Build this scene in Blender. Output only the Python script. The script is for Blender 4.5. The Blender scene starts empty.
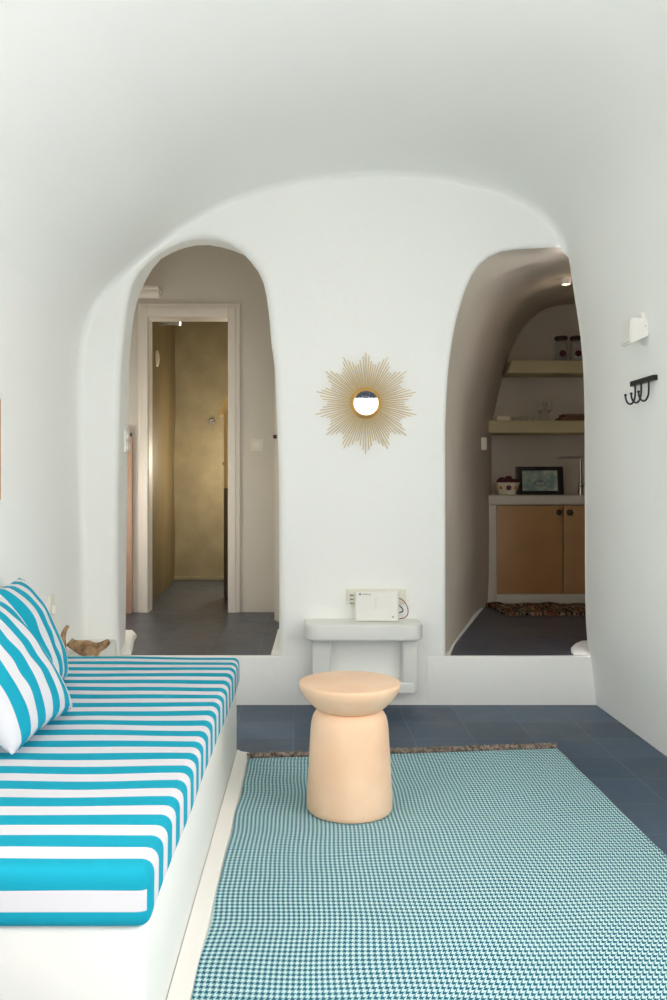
import bpy, bmesh, math, random
from mathutils import Vector, Matrix, geometry, noise
R = math.radians
random.seed(7)
S = bpy.context.scene
C = S.collection

# ---------------------------------------------------------------- camera, world, lights, exposure
F, CX, CY, H = 880.0, 300.0, 483.0, 1.16      # focal length (px), vanishing point (px), eye height (m)
cd = bpy.data.cameras.new('camera'); cam = bpy.data.objects.new('camera', cd); C.objects.link(cam)
cam.location = (0, 0, H); cam.rotation_euler = (R(90), 0, 0)
cd.sensor_fit = 'AUTO'; cd.sensor_width = 36; cd.lens = 36*F/1000
cd.shift_x = (333.5-CX)/1000; cd.shift_y = -(500-CY)/1000
cd.clip_start = .05
S.camera = cam
S.view_settings.view_transform = 'Standard'; S.view_settings.look = 'None'
S.view_settings.gamma = 1; S.view_settings.use_curve_mapping = False
S.view_settings.exposure = 1.82
w = bpy.data.worlds.new('world'); S.world = w; w.use_nodes = True
bg = w.node_tree.nodes['Background']; bg.inputs[0].default_value = (1.06, 1.0, .98, 1); bg.inputs[1].default_value = 2.0
S.cycles.max_bounces = 14; S.cycles.diffuse_bounces = 10
S.cycles.use_denoising = True
S.cycles.sample_clamp_indirect = 6

def area(name, loc, rot, sx, sy, power, col, portal=False):
    l = bpy.data.lights.new(name, 'AREA'); l.shape = 'RECTANGLE'; l.size = sx; l.size_y = sy
    l.energy = power; l.color = col; l.cycles.is_portal = portal
    o = bpy.data.objects.new(name, l); C.objects.link(o); o.location = loc; o.rotation_euler = rot
    return o
FRONT = -3.4                                   # y of the wall behind the camera, with the open terrace door
DX0, DX1, DH = .45, 1.35, 2.37
WL = (-1.1, 1.5, .8, 1.85)                        # unseen window added in the left wall (y0, y1, z0, z1) for side daylight
WR = (.5, 2.5, .8, 1.85)                         # unseen window added in the right wall to even out the daylight
area('door_daylight', ((DX0+DX1)/2, FRONT-.05, DH/2), (R(90), 0, 0), DX1-DX0, DH, 1, (1, 1, 1), True)
FZ0, FZ1 = DH+.14, 2.74                       # unseen fanlight above the transom, added to brighten the ceiling
area('added_fanlight', (.9, FRONT-.05, (FZ0+FZ1)/2), (R(90), 0, 0), .7, FZ1-FZ0, 1, (1, 1, 1), True)
area('added_window_daylight', (-1.3, (WL[0]+WL[1])/2, (WL[2]+WL[3])/2), (0, R(-90), 0), WL[3]-WL[2], WL[1]-WL[0], 1, (1, 1, 1), True)
area('added_window_daylight', (1.75, (WR[0]+WR[1])/2, (WR[2]+WR[3])/2), (0, R(90), 0), WR[3]-WR[2], WR[1]-WR[0], 1, (1, 1, 1), True)
def point(name, loc, power, col, rad=.05):
    l = bpy.data.lights.new(name, 'POINT'); l.energy = power; l.color = col; l.shadow_soft_size = rad
    o = bpy.data.objects.new(name, l); C.objects.link(o); o.location = loc
    return o

# ---------------------------------------------------------------- helpers
def P(px, py, Y):
    return Vector(((px-CX)*Y/F, Y, H-(py-CY)*Y/F))
def on_h(px, py, h):                            # point of height h seen at a pixel
    Y = (H-h)*F/(py-CY); return Vector(((px-CX)*Y/F, Y, h))

def srgb(r, g, b):
    f = lambda c: (c/255)/12.92 if c/255 <= .04045 else ((c/255+.055)/1.055)**2.4
    return (f(r), f(g), f(b), 1)
def mat(name, col, rough=.6, metal=0, bump=0, bscale=30, var=0, vscale=3, col2=None, spec=None, emit=None, estr=0, trans=0, dist=.02):
    m = bpy.data.materials.new(name); m.use_nodes = True; nt = m.node_tree; b = nt.nodes['Principled BSDF']
    b.inputs['Base Color'].default_value = col; b.inputs['Roughness'].default_value = rough; b.inputs['Metallic'].default_value = metal
    if spec is not None: b.inputs['Specular IOR Level'].default_value = spec
    if trans: b.inputs['Transmission Weight'].default_value = trans; b.inputs['IOR'].default_value = 1.3
    if emit: b.inputs['Emission Color'].default_value = emit; b.inputs['Emission Strength'].default_value = estr
    tc = nt.nodes.new('ShaderNodeTexCoord')
    if var or col2:
        n = nt.nodes.new('ShaderNodeTexNoise'); n.inputs['Scale'].default_value = vscale; n.inputs['Detail'].default_value = 5
        nt.links.new(tc.outputs['Object'], n.inputs['Vector'])
        rp = nt.nodes.new('ShaderNodeValToRGB'); rp.color_ramp.elements[0].position = .35; rp.color_ramp.elements[1].position = .65
        c2 = col2 or tuple(max(0, c*(1-var)) for c in col[:3])+(1,)
        rp.color_ramp.elements[0].color = c2; rp.color_ramp.elements[1].color = col
        nt.links.new(n.outputs['Fac'], rp.inputs[0]); nt.links.new(rp.outputs[0], b.inputs['Base Color'])
    if bump:
        n = nt.nodes.new('ShaderNodeTexNoise'); n.inputs['Scale'].default_value = bscale; n.inputs['Detail'].default_value = 4
        nt.links.new(tc.outputs['Object'], n.inputs['Vector'])
        bp = nt.nodes.new('ShaderNodeBump'); bp.inputs['Strength'].default_value = bump; bp.inputs['Distance'].default_value = dist
        nt.links.new(n.outputs['Fac'], bp.inputs['Height']); nt.links.new(bp.outputs[0], b.inputs['Normal'])
    return m

M = {}
M['plaster'] = mat('white_plaster', srgb(244, 245, 242), .75, bump=.35, bscale=7, dist=.012, spec=.25)
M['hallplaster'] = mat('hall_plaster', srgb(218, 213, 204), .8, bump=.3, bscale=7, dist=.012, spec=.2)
M['dimplaster'] = mat('dimmed_kitchen_plaster', srgb(204, 194, 180), .8, bump=.4, bscale=6, dist=.015, spec=.2)  # white plaster darkened to tan, the kitchen's dimness put into the colour
M['ochre'] = mat('ochre_plaster', srgb(158, 146, 116), .55, bump=.25, bscale=14, dist=.01, var=.22, vscale=5, spec=.4)
M['masonry'] = mat('painted_masonry', srgb(231, 232, 228), .6, bump=.2, bscale=14, dist=.006, spec=.3)
M['kerb'] = mat('kerb_paint', srgb(238, 236, 230), .55, bump=.3, bscale=20, dist=.004, var=.04)
M['trimwhite'] = mat('door_paint', srgb(238, 232, 224), .45)
M['trimdark'] = mat('blue_paint', srgb(10, 32, 54), .4)
M['pink'] = mat('pinkish_wood', srgb(188, 152, 130), .55, var=.15, vscale=8)
M['darkwood'] = mat('dark_wood', srgb(62, 46, 30), .5, var=.3, vscale=9)
M['goldtone'] = mat('golden_tone', srgb(248, 214, 140), .35, var=.12, vscale=5)
M['chrome'] = mat('chrome', (.7, .7, .7, 1), .18, 1)
M['steel'] = mat('brushed_steel', (.5, .47, .43, 1), .35, 1)
M['gold'] = mat('satin_gold', srgb(214, 170, 96), .35, .55)
M['goldray'] = mat('matte_gold', srgb(214, 192, 146), .55, .0)
M['mirror'] = mat('mirror_glass', (.92, .93, .94, 1), .02, 1)
M['black'] = mat('black_iron', (.006, .006, .007, 1), .45)
M['blackplastic'] = mat('black_plastic', (.012, .011, .012, 1), .35)
M['plastic'] = mat('white_plastic', srgb(238, 236, 230), .35)
M['cream'] = mat('cream_plastic', srgb(232, 230, 214), .45)
M['grey'] = mat('grey_print', srgb(120, 122, 124), .6)
M['red'] = mat('red_cable', srgb(140, 40, 35), .5)
M['counter'] = mat('counter_paint', srgb(204, 196, 182), .6, bump=.15, bscale=12, dist=.005)
M['ochreshade'] = mat('shaded_ochre_gloss', srgb(108, 94, 66), .45, bump=.1, bscale=8, dist=.006)  # passage left wall: ochre darkened in colour because less light reaches it
M['shelf'] = mat('shelf_paint', srgb(196, 184, 142), .6, bump=.15, bscale=12, dist=.005)
M['birch'] = mat('birch_ply', srgb(182, 138, 90), .5, var=.12, vscale=4)
M['glass'] = mat('clear_glass', (.95, .96, .96, 1), .05, trans=.92)
M['jar_lid'] = mat('brown_lid', srgb(60, 38, 28), .4)
M['ceramic'] = mat('cream_tone', srgb(232, 222, 196), .3, var=.1, vscale=25)
M['fruit'] = mat('dark_red_fruit', srgb(96, 22, 32), .35, var=.5, vscale=20)
M['ochreprint'] = mat('ochre_print', srgb(190, 120, 40), .5)
M['drift'] = mat('driftwood', srgb(198, 164, 124), .8, bump=.8, bscale=40, dist=.006, col2=srgb(112, 84, 58), vscale=22)
M['peach'] = mat('peach_wood', srgb(238, 205, 174), .45, bump=.04, bscale=60, dist=.002, col2=srgb(232, 192, 158), vscale=6, spec=.35)
M['traywood'] = mat('tray_wood', srgb(120, 80, 60), .5, var=.3, vscale=10)
M['fringe'] = mat('fringe_wool', srgb(160, 144, 132), .95, bump=.6, bscale=90, dist=.004, col2=srgb(92, 78, 70), vscale=60)
M['canvas'] = mat('canvas', srgb(225, 214, 190), .8, var=.1)

def nodes(m):
    return m.node_tree, m.node_tree.nodes['Principled BSDF']
def mth(nt, op, a, b=None, c=None):
    n = nt.nodes.new('ShaderNodeMath'); n.operation = op
    for i, v in enumerate((a, b, c)):
        if v is None: continue
        if isinstance(v, (int, float)): n.inputs[i].default_value = v
        else: nt.links.new(v, n.inputs[i])
    return n.outputs[0]
def mixc(nt, fac, a, b):
    n = nt.nodes.new('ShaderNodeMix'); n.data_type = 'RGBA'
    if isinstance(fac, (int, float)): n.inputs[0].default_value = fac
    else: nt.links.new(fac, n.inputs[0])
    for i, v in ((6, a), (7, b)):
        if isinstance(v, tuple): n.inputs[i].default_value = v
        else: nt.links.new(v, n.inputs[i])
    return n.outputs[2]

def tiles(name, ca, cb, grout, ox, oy, size=.272, rough=.32):
    m = mat(name, ca, rough); nt, b = nodes(m)
    tc = nt.nodes.new('ShaderNodeTexCoord')
    mp = nt.nodes.new('ShaderNodeMapping'); mp.inputs['Location'].default_value = (-ox, -oy, 0)
    nt.links.new(tc.outputs['Object'], mp.inputs[0])
    br = nt.nodes.new('ShaderNodeTexBrick'); br.offset = 0; br.inputs['Scale'].default_value = 1
    br.inputs['Brick Width'].default_value = size; br.inputs['Row Height'].default_value = size
    br.inputs['Mortar Size'].default_value = .0025; br.inputs['Mortar Smooth'].default_value = .3
    br.inputs['Color1'].default_value = ca; br.inputs['Color2'].default_value = cb; br.inputs['Mortar'].default_value = grout
    nt.links.new(mp.outputs[0], br.inputs['Vector'])
    n = nt.nodes.new('ShaderNodeTexNoise'); n.inputs['Scale'].default_value = 6; n.inputs['Detail'].default_value = 8; n.inputs['Roughness'].default_value = .7
    nt.links.new(tc.outputs['Object'], n.inputs['Vector'])
    v = nt.nodes.new('ShaderNodeHueSaturation'); nt.links.new(br.outputs['Color'], v.inputs['Color'])
    vv = mth(nt, 'MULTIPLY_ADD', n.outputs['Fac'], 1.1, .45); nt.links.new(vv, v.inputs['Value'])
    nt.links.new(v.outputs[0], b.inputs['Base Color'])
    rr = mth(nt, 'MULTIPLY_ADD', n.outputs['Fac'], .35, rough-.12); nt.links.new(rr, b.inputs['Roughness'])
    bp = nt.nodes.new('ShaderNodeBump'); bp.inputs['Strength'].default_value = .35; bp.inputs['Distance'].default_value = .004
    hh = mth(nt, 'SUBTRACT', n.outputs['Fac'], br.outputs['Fac'])
    nt.links.new(hh, bp.inputs['Height']); nt.links.new(bp.outputs[0], b.inputs['Normal'])
    return m
M['tile'] = tiles('blue_slate_tiles', srgb(38, 62, 86), srgb(56, 82, 108), srgb(84, 100, 112), 1.33, 3.18)
M['halltile'] = tiles('dark_slate_tiles', srgb(64, 72, 86), srgb(76, 82, 96), srgb(100, 100, 104), .05, 4.75, rough=.3)

def stripe_mat():
    m = mat('turquoise_striped_cotton', srgb(235, 236, 240), .85, spec=.15); nt, b = nodes(m)
    uv = nt.nodes.new('ShaderNodeUVMap'); sx = nt.nodes.new('ShaderNodeSeparateXYZ'); nt.links.new(uv.outputs[0], sx.inputs[0])
    n = nt.nodes.new('ShaderNodeTexNoise'); n.inputs['Scale'].default_value = 6; n.inputs['Detail'].default_value = 2
    nt.links.new(uv.outputs[0], n.inputs['Vector'])
    u = mth(nt, 'ADD', sx.outputs[0], mth(nt, 'MULTIPLY_ADD', n.outputs['Fac'], .005, -.0025))
    fr = mth(nt, 'FRACT', mth(nt, 'DIVIDE', u, .112))
    a = mth(nt, 'SMOOTH_MIN', mth(nt, 'MULTIPLY', fr, 60), mth(nt, 'MULTIPLY', mth(nt, 'SUBTRACT', .52, fr), 60), .1)
    k = nt.nodes.new('ShaderNodeClamp'); nt.links.new(mth(nt, 'ADD', a, .5), k.inputs[0])
    c = mixc(nt, k.outputs[0], srgb(218, 218, 223), srgb(24, 160, 186))
    nt.links.new(c, b.inputs['Base Color'])
    wv = nt.nodes.new('ShaderNodeTexNoise'); wv.inputs['Scale'].default_value = 5; wv.inputs['Detail'].default_value = 3
    tc = nt.nodes.new('ShaderNodeTexCoord'); nt.links.new(tc.outputs['Object'], wv.inputs['Vector'])
    bp = nt.nodes.new('ShaderNodeBump'); bp.inputs['Strength'].default_value = .4; bp.inputs['Distance'].default_value = .015
    nt.links.new(wv.outputs['Fac'], bp.inputs['Height']); nt.links.new(bp.outputs[0], b.inputs['Normal'])
    return m
M['stripe'] = stripe_mat()

def houndstooth():
    m = mat('houndstooth_weave', srgb(60, 150, 165), .95, spec=.1); nt, b = nodes(m)
    uv = nt.nodes.new('ShaderNodeUVMap'); sp = nt.nodes.new('ShaderNodeSeparateXYZ'); nt.links.new(uv.outputs[0], sp.inputs[0])
    sc = 8/.0143
    i = mth(nt, 'FLOOR', mth(nt, 'MULTIPLY', sp.outputs[0], sc)); j = mth(nt, 'FLOOR', mth(nt, 'MULTIPLY', sp.outputs[1], 8/.020))
    wa = mth(nt, 'LESS_THAN', mth(nt, 'FLOORED_MODULO', i, 8), 3.5)
    we = mth(nt, 'LESS_THAN', mth(nt, 'FLOORED_MODULO', j, 8), 3.5)
    tw = mth(nt, 'LESS_THAN', mth(nt, 'FLOORED_MODULO', mth(nt, 'SUBTRACT', i, j), 4), 1.5)
    d = mth(nt, 'ADD', mth(nt, 'MULTIPLY', wa, tw), mth(nt, 'MULTIPLY', we, mth(nt, 'SUBTRACT', 1, tw)))
    c = mixc(nt, d, srgb(194, 226, 226), srgb(0, 92, 116)); nt.links.new(c, b.inputs['Base Color'])
    return m
M['rug'] = houndstooth()

def ragmat():
    m = mat('rag_weave', srgb(120, 80, 60), .95, spec=.1); nt, b = nodes(m)
    tc = nt.nodes.new('ShaderNodeTexCoord'); mp = nt.nodes.new('ShaderNodeMapping')
    mp.inputs['Scale'].default_value = (15, 2.2, 3); mp.inputs['Rotation'].default_value = (0, 0, .18)
    nt.links.new(tc.outputs['Object'], mp.inputs[0])
    n = nt.nodes.new('ShaderNodeTexNoise'); n.inputs['Scale'].default_value = 1; n.inputs['Detail'].default_value = 3; nt.links.new(mp.outputs[0], n.inputs['Vector'])
    rp = nt.nodes.new('ShaderNodeValToRGB'); rp.color_ramp.interpolation = 'CONSTANT'; e = rp.color_ramp.elements
    e[0].position = 0; e[0].color = srgb(30, 24, 26); e[1].position = .40; e[1].color = srgb(150, 132, 108)
    for p, c in ((.45, (70, 30, 34)), (.475, (150, 120, 92)), (.50, (26, 22, 26)), (.525, (96, 104, 76)), (.55, (170, 78, 58)), (.57, (60, 40, 34)), (.60, (180, 160, 130)), (.64, (120, 50, 44))):
        x = e.new(p); x.color = srgb(*c)
    nt.links.new(n.outputs['Fac'], rp.inputs[0]); nt.links.new(rp.outputs[0], b.inputs['Base Color'])
    return m
M['rag'] = ragmat()

def artmat():
    m = mat('pale_print', srgb(150, 175, 172), .3); nt, b = nodes(m)
    tc = nt.nodes.new('ShaderNodeTexCoord')
    n = nt.nodes.new('ShaderNodeTexNoise'); n.inputs['Scale'].default_value = 14; n.inputs['Detail'].default_value = 5; nt.links.new(tc.outputs['Object'], n.inputs['Vector'])
    rp = nt.nodes.new('ShaderNodeValToRGB'); e = rp.color_ramp.elements
    e[0].position = .35; e[0].color = srgb(120, 150, 152); e[1].position = .65; e[1].color = srgb(206, 214, 190)
    nt.links.new(n.outputs['Fac'], rp.inputs[0]); nt.links.new(rp.outputs[0], b.inputs['Base Color'])
    return m
M['art'] = artmat()

def tag(o, label=None, cat=None, group=None, kind=None):
    if label: o['label'] = label
    if cat: o['category'] = cat
    if group: o['group'] = group
    if kind: o['kind'] = kind
    return o
def empty(name, loc, label, cat, group=None):
    o = bpy.data.objects.new(name, None); C.objects.link(o); o.location = loc; o.empty_display_size = .05
    return tag(o, label, cat, group)
def obj(name, bm, m, parent=None, smooth=35, recalc=True):
    """link a bmesh given in WORLD coordinates; the origin is moved to the parent's place"""
    if recalc: bmesh.ops.recalc_face_normals(bm, faces=bm.faces[:])
    if parent is not None:
        off = Vector((0, 0, 0)); q = parent
        while q is not None: off += q.location; q = q.parent
        bmesh.ops.translate(bm, verts=bm.verts[:], vec=-off)
        loc = Vector((0, 0, 0))
    else:
        xs = [v.co for v in bm.verts]
        loc = Vector(((min(v.x for v in xs)+max(v.x for v in xs))/2, (min(v.y for v in xs)+max(v.y for v in xs))/2, min(v.z for v in xs)))
        if name.startswith(('wall', 'floor', 'ceiling', 'door_', 'trim')): loc = Vector((0, 0, 0))
        bmesh.ops.translate(bm, verts=bm.verts[:], vec=-loc)
    me = bpy.data.meshes.new(name); bm.to_mesh(me); bm.free()
    me.materials.append(m)
    if smooth:
        for p in me.polygons: p.use_smooth = True
        me.set_sharp_from_angle(angle=R(smooth))
    o = bpy.data.objects.new(name, me); C.objects.link(o); o.location = loc
    if parent is not None: o.parent = parent
    return o
def struct(name, bm, m, **k):
    return tag(obj(name, bm, m, **k), kind='structure')

def box(bm, c0, c1, r=0, seg=3):
    g = bmesh.ops.create_cube(bm, size=1)['verts']
    c0 = Vector(c0); c1 = Vector(c1); s = c1-c0; c = (c0+c1)/2
    for v in g: v.co = Vector((v.co.x*s.x, v.co.y*s.y, v.co.z*s.z))+c
    if r:
        es = list({e for v in g for e in v.link_edges})
        bmesh.ops.bevel(bm, geom=es, offset=r, segments=seg, affect='EDGES', profile=.5)
    return g
def B(c0, c1, r=0, seg=3):
    bm = bmesh.new(); box(bm, c0, c1, r, seg); return bm
def lathe(bm, prof, c, n=48):
    c = Vector(c); rings = []
    for r, z in prof:
        if r < 1e-5: rings.append([bm.verts.new(c+Vector((0, 0, z)))])
        else: rings.append([bm.verts.new(c+Vector((r*math.cos(2*math.pi*k/n), r*math.sin(2*math.pi*k/n), z))) for k in range(n)])
    for a, b in zip(rings, rings[1:]):
        for k in range(n):
            k2 = (k+1) % n
            if len(a) == 1 and len(b) == 1: continue
            if len(a) == 1: bm.faces.new((a[0], b[k2], b[k]))
            elif len(b) == 1: bm.faces.new((a[k], a[k2], b[0]))
            else: bm.faces.new((a[k], a[k2], b[k2], b[k]))
def catmull(pts, sub=8):
    pts = [Vector(p) for p in pts]; out = []
    q = [pts[0]*2-pts[1]]+pts+[pts[-1]*2-pts[-2]]
    for i in range(1, len(q)-2):
        p0, p1, p2, p3 = q[i-1:i+3]
        for s in range(sub):
            t = s/sub
            out.append(.5*((2*p1)+(p2-p0)*t+(2*p0-5*p1+4*p2-p3)*t*t+(3*p1-p0-3*p2+p3)*t**3))
    out.append(pts[-1]); return out
def resample(pts, n):
    L = [0]
    for a, b in zip(pts, pts[1:]): L.append(L[-1]+(b-a).length)
    out = []; k = 0
    for i in range(n):
        d = L[-1]*i/(n-1)
        while k < len(L)-2 and L[k+1] < d: k += 1
        t = (d-L[k])/max(1e-9, L[k+1]-L[k]); out.append(pts[k].lerp(pts[k+1], t))
    return out
def tube(bm, pts, rad, n=8, cap=True):
    pts = [Vector(p) for p in pts]; rings = []
    rad = rad if isinstance(rad, (list, tuple)) else [rad]*len(pts)
    up = None
    for i, p in enumerate(pts):
        t = (pts[min(i+1, len(pts)-1)]-pts[max(i-1, 0)]).normalized()
        if up is None: up = Vector((0, 0, 1)) if abs(t.z) < .9 else Vector((1, 0, 0))
        s = t.cross(up).normalized(); up = s.cross(t).normalized()
        rings.append([bm.verts.new(p+(s*math.cos(2*math.pi*k/n)+up*math.sin(2*math.pi*k/n))*rad[i]) for k in range(n)])
    for a, b in zip(rings, rings[1:]):
        for k in range(n): bm.faces.new((a[k], a[(k+1) % n], b[(k+1) % n], b[k]))
    if cap: bm.faces.new(rings[0]); bm.faces.new(rings[-1][::-1])
def T(pts, rad, n=8):
    bm = bmesh.new(); tube(bm, pts, rad, n); return bm
def loft(bm, secs):
    vs = [[bm.verts.new(p) for p in s] for s in secs]
    for a, b in zip(vs, vs[1:]):
        for k in range(len(a)-1): bm.faces.new((a[k], a[k+1], b[k+1], b[k]))
    return vs
def prism(bm, poly, axis, a, b):
    """poly: 2D points; extruded along axis from a to b"""
    def mk(p, t):
        return {'x': (t, p[0], p[1]), 'y': (p[0], t, p[1]), 'z': (p[0], p[1], t)}[axis]
    va = [bm.verts.new(mk(p, a)) for p in poly]; vb = [bm.verts.new(mk(p, b)) for p in poly]
    bm.faces.new(va); bm.faces.new(vb[::-1]); n = len(poly)
    for i in range(n): bm.faces.new((va[i], va[(i+1) % n], vb[(i+1) % n], vb[i]))

# ---------------------------------------------------------------- the cave room: vaulted shell
BACK = 4.6; SILL = .25
prof_px = [(84, 712), (84, 650), (82, 560), (79, 450), (79, 380), (84, 332), (100, 297), (129, 266), (160, 240), (189, 220), (245, 194), (300, 180),
           (350, 174), (400, 173), (450, 178), (500, 190), (538, 210), (557, 230), (568, 252), (575, 295), (582, 345), (585, 401), (585.5, 500), (586, 600), (588, 640), (593, 672), (597, 712)]
prof = resample(catmull([P(x, y, BACK) for x, y in prof_px]), 150)
def shell_section(y, inset=0):
    out = []
    n = len(prof)
    for i, p in enumerate(prof):
        t = (prof[min(i+1, n-1)]-prof[max(i-1, 0)]).normalized(); nn = Vector((t.z, 0, -t.x))   # inward
        loc = .12 if (p.x > 1.2 and p.z < 2.36) else (1 if p.z > .3 else .4)
        fade = min(1, max(0, (BACK-y)/.6))
        d = noise.noise(Vector((p.x*.9, y*.8, p.z*.9)))*.018*fade+inset*loc
        q = p+nn*d; q.y = y; out.append(q)
    return out
ys = [FRONT+(BACK-.06-FRONT)*k/90 for k in range(91)]
secs = [shell_section(y) for y in ys]
rf = .03
for k in range(1, 7):
    a = math.pi/2*k/6; secs.append(shell_section(BACK-.06+.06*math.sin(a), rf*(1-math.cos(a))))
iL = next(i for i, p in enumerate(prof) if p.z > 1.95); iR = max(i for i, p in enumerate(prof) if p.z > 1.95)
for nm, a, b in (('wall_left', 0, iL+1), ('ceiling', iL, iR+1), ('wall_right', iR, len(prof))):
    bm = bmesh.new(); loft(bm, [s[a:b] for s in secs])
    if nm != 'ceiling':
        WY0, WY1, WZ0, WZ1 = WL if nm == 'wall_left' else WR
        cut = [f for f in bm.faces if WY0 < f.calc_center_median().y < WY1 and WZ0 < f.calc_center_median().z < WZ1]
        bmesh.ops.delete(bm, geom=cut, context='FACES')
    struct(nm, bm, M['plaster'], smooth=60)
WY0, WY1, WZ0, WZ1 = WL
wf = empty('added_window_1', (-1.2, (WY0+WY1)/2, WZ0), None, None); wf['kind'] = 'structure'
bm = bmesh.new()
for c0, c1 in (((-1.3, WY0-.1, WZ0-.1), (-1.12, WY0+.05, WZ1+.1)), ((-1.3, WY1-.05, WZ0-.1), (-1.12, WY1+.1, WZ1+.1)), ((-1.3, WY0, WZ0-.1), (-1.10, WY1, WZ0+.04)), ((-1.3, WY0, WZ1-.04), (-1.08, WY1, WZ1+.1)), ((-1.28, (WY0+WY1)/2-.03, WZ0), (-1.22, (WY0+WY1)/2+.03, WZ1))): box(bm, c0, c1)
obj('added_window_frame', bm, M['trimwhite'], wf)
WY0, WY1, WZ0, WZ1 = WR
wf = empty('added_window_2', (1.55, (WY0+WY1)/2, WZ0), None, None); wf['kind'] = 'structure'
bm = bmesh.new()
for c0, c1 in (((1.5, WY0-.1, WZ0-.1), (1.7, WY0+.05, WZ1+.1)), ((1.5, WY1-.05, WZ0-.1), (1.7, WY1+.1, WZ1+.1)), ((1.48, WY0, WZ0-.1), (1.7, WY1, WZ0+.04)), ((1.42, WY0, WZ1-.04), (1.7, WY1, WZ1+.1)), ((1.6, (WY0+WY1)/2-.03, WZ0), (1.66, (WY0+WY1)/2+.03, WZ1))): box(bm, c0, c1)
obj('added_window_frame', bm, M['trimwhite'], wf)
def wall_hit(px, py):
    """where a pixel's ray meets the extruded vault"""
    dx, dz = (px-CX)/F, -(py-CY)/F
    best = None
    for a, b in zip(prof, prof[1:]):
        # point (t*dx, H+t*dz) on the segment
        ex, ez = b.x-a.x, b.z-a.z
        det = dx*(-ez)+ex*dz
        if abs(det) < 1e-9: continue
        rx, rz = a.x, a.z-H
        t = (rx*(-ez)+ex*rz)/det; s = (dx*rz-dz*rx)/det
        if t > 0 and -1e-6 <= s <= 1.000001: best = t if best is None else min(best, t)
    return Vector((best*dx, best, H+best*dz))

# front wall (behind the camera) with the open terrace door and its blue transom
bm = bmesh.new()
box(bm, (-1.5, FRONT-.15, -.02), (DX0, FRONT, 2.95)); box(bm, (DX1, FRONT-.15, -.02), (1.8, FRONT, 2.95)); box(bm, (DX0, FRONT-.15, FZ1), (DX1, FRONT, 2.95)); box(bm, (DX0, FRONT-.15, FZ0), (.55, FRONT, FZ1)); box(bm, (1.25, FRONT-.15, FZ0), (DX1, FRONT, FZ1))
struct('wall_front', bm, M['plaster'])
bm = bmesh.new(); box(bm, (DX0, FRONT-.12, DH), (DX1, FRONT-.03, FZ0), .01)
struct('trim_1', bm, M['trimdark'])

# arches in the back wall
hall_F = [(119, 659), (117, 600), (117, 500), (118, 440), (119, 400), (121, 355), (130, 288), (149, 259), (179, 241), (212, 237), (237, 247), (256, 267), (264, 284), (269, 315), (271, 342), (274.5, 368), (276.5, 415), (278.5, 470), (279, 560), (279, 659)]
hall_D = [(125, 659), (126, 600), (127, 500), (128, 440), (129, 400), (130, 352), (137, 302), (156, 264), (179, 250), (202, 245), (224, 248), (250, 258), (268, 276), (280, 310), (284, 350), (286, 380), (288, 420), (289, 480), (290, 560), (290, 650)]
kit_F = [(446, 663), (446, 580), (446, 500), (446, 430), (448, 380), (452, 345), (458, 315), (468, 284), (480, 264), (497, 252), (520, 248), (545, 247), (566, 246), (582, 252), (590, 275), (591, 330), (592, 400), (592, 500), (592, 600), (592, 663)]
def opening(px_pts, Y, n=72):
    return resample(catmull([P(x, y, Y) for x, y in px_pts]), n)
def offset(pts, d):
    out = []; n = len(pts)
    for i, p in enumerate(pts):
        t = (pts[min(i+1, n-1)]-pts[max(i-1, 0)]).normalized(); nn = Vector((-t.z, 0, t.x))        # outward of the opening
        out.append(p+nn*d)
    return out
hF = opening(hall_F, BACK); kF = opening(kit_F, BACK)
for L in (hF, kF):
    L[0].z = SILL; L[-1].z = SILL
rh, rk = .038, .022
def fillet(L, r, steps=7):
    out = []
    for k in range(steps+1):
        a = math.pi/2*k/steps
        s = offset(L, r*(1-math.sin(a)))
        for p in s: p.y = BACK+r*(1-math.cos(a))
        s[0].z = s[-1].z = SILL-.002
        out.append(s)
    return out
fh, fk = fillet(hF, rh), fillet(kF, rk)
outer = [Vector((-1.5, BACK, -.03)), Vector((1.9, BACK, -.03)), Vector((1.9, BACK, 3)), Vector((-1.5, BACK, 3))]
h1 = [Vector(p) for p in fh[0]]; k1 = [Vector(p) for p in fk[0]]
def plane_with_holes(bm, outer, holes):
    flat = [[Vector((p.x, p.z, 0)) for p in poly] for poly in [outer]+holes]
    tris = geometry.tessellate_polygon(flat)
    pts = [p for poly in [outer]+holes for p in poly]
    vs = [bm.verts.new(p) for p in pts]
    for t in tris:
        try: bm.faces.new([vs[i] for i in t])
        except ValueError: pass
bm = bmesh.new(); plane_with_holes(bm, outer, [h1, k1])
for f in (fh, fk): loft(bm, f)
# small cove where wall meets floor
bmesh.ops.recalc_face_normals(bm, faces=bm.faces[:])
struct('wall_back', bm, M['plaster'], smooth=50, recalc=False)
# sill tops between the rounded wall face and the raised tiled floors
bm = bmesh.new(); box(bm, (-1.25, BACK-.002, -.02), (.02, BACK+.035, SILL+.004), .006); box(bm, (.66, BACK-.002, -.02), (1.7, BACK+.03, SILL+.004), .006)
struct('trim_2', bm, M['plaster'])

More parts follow.
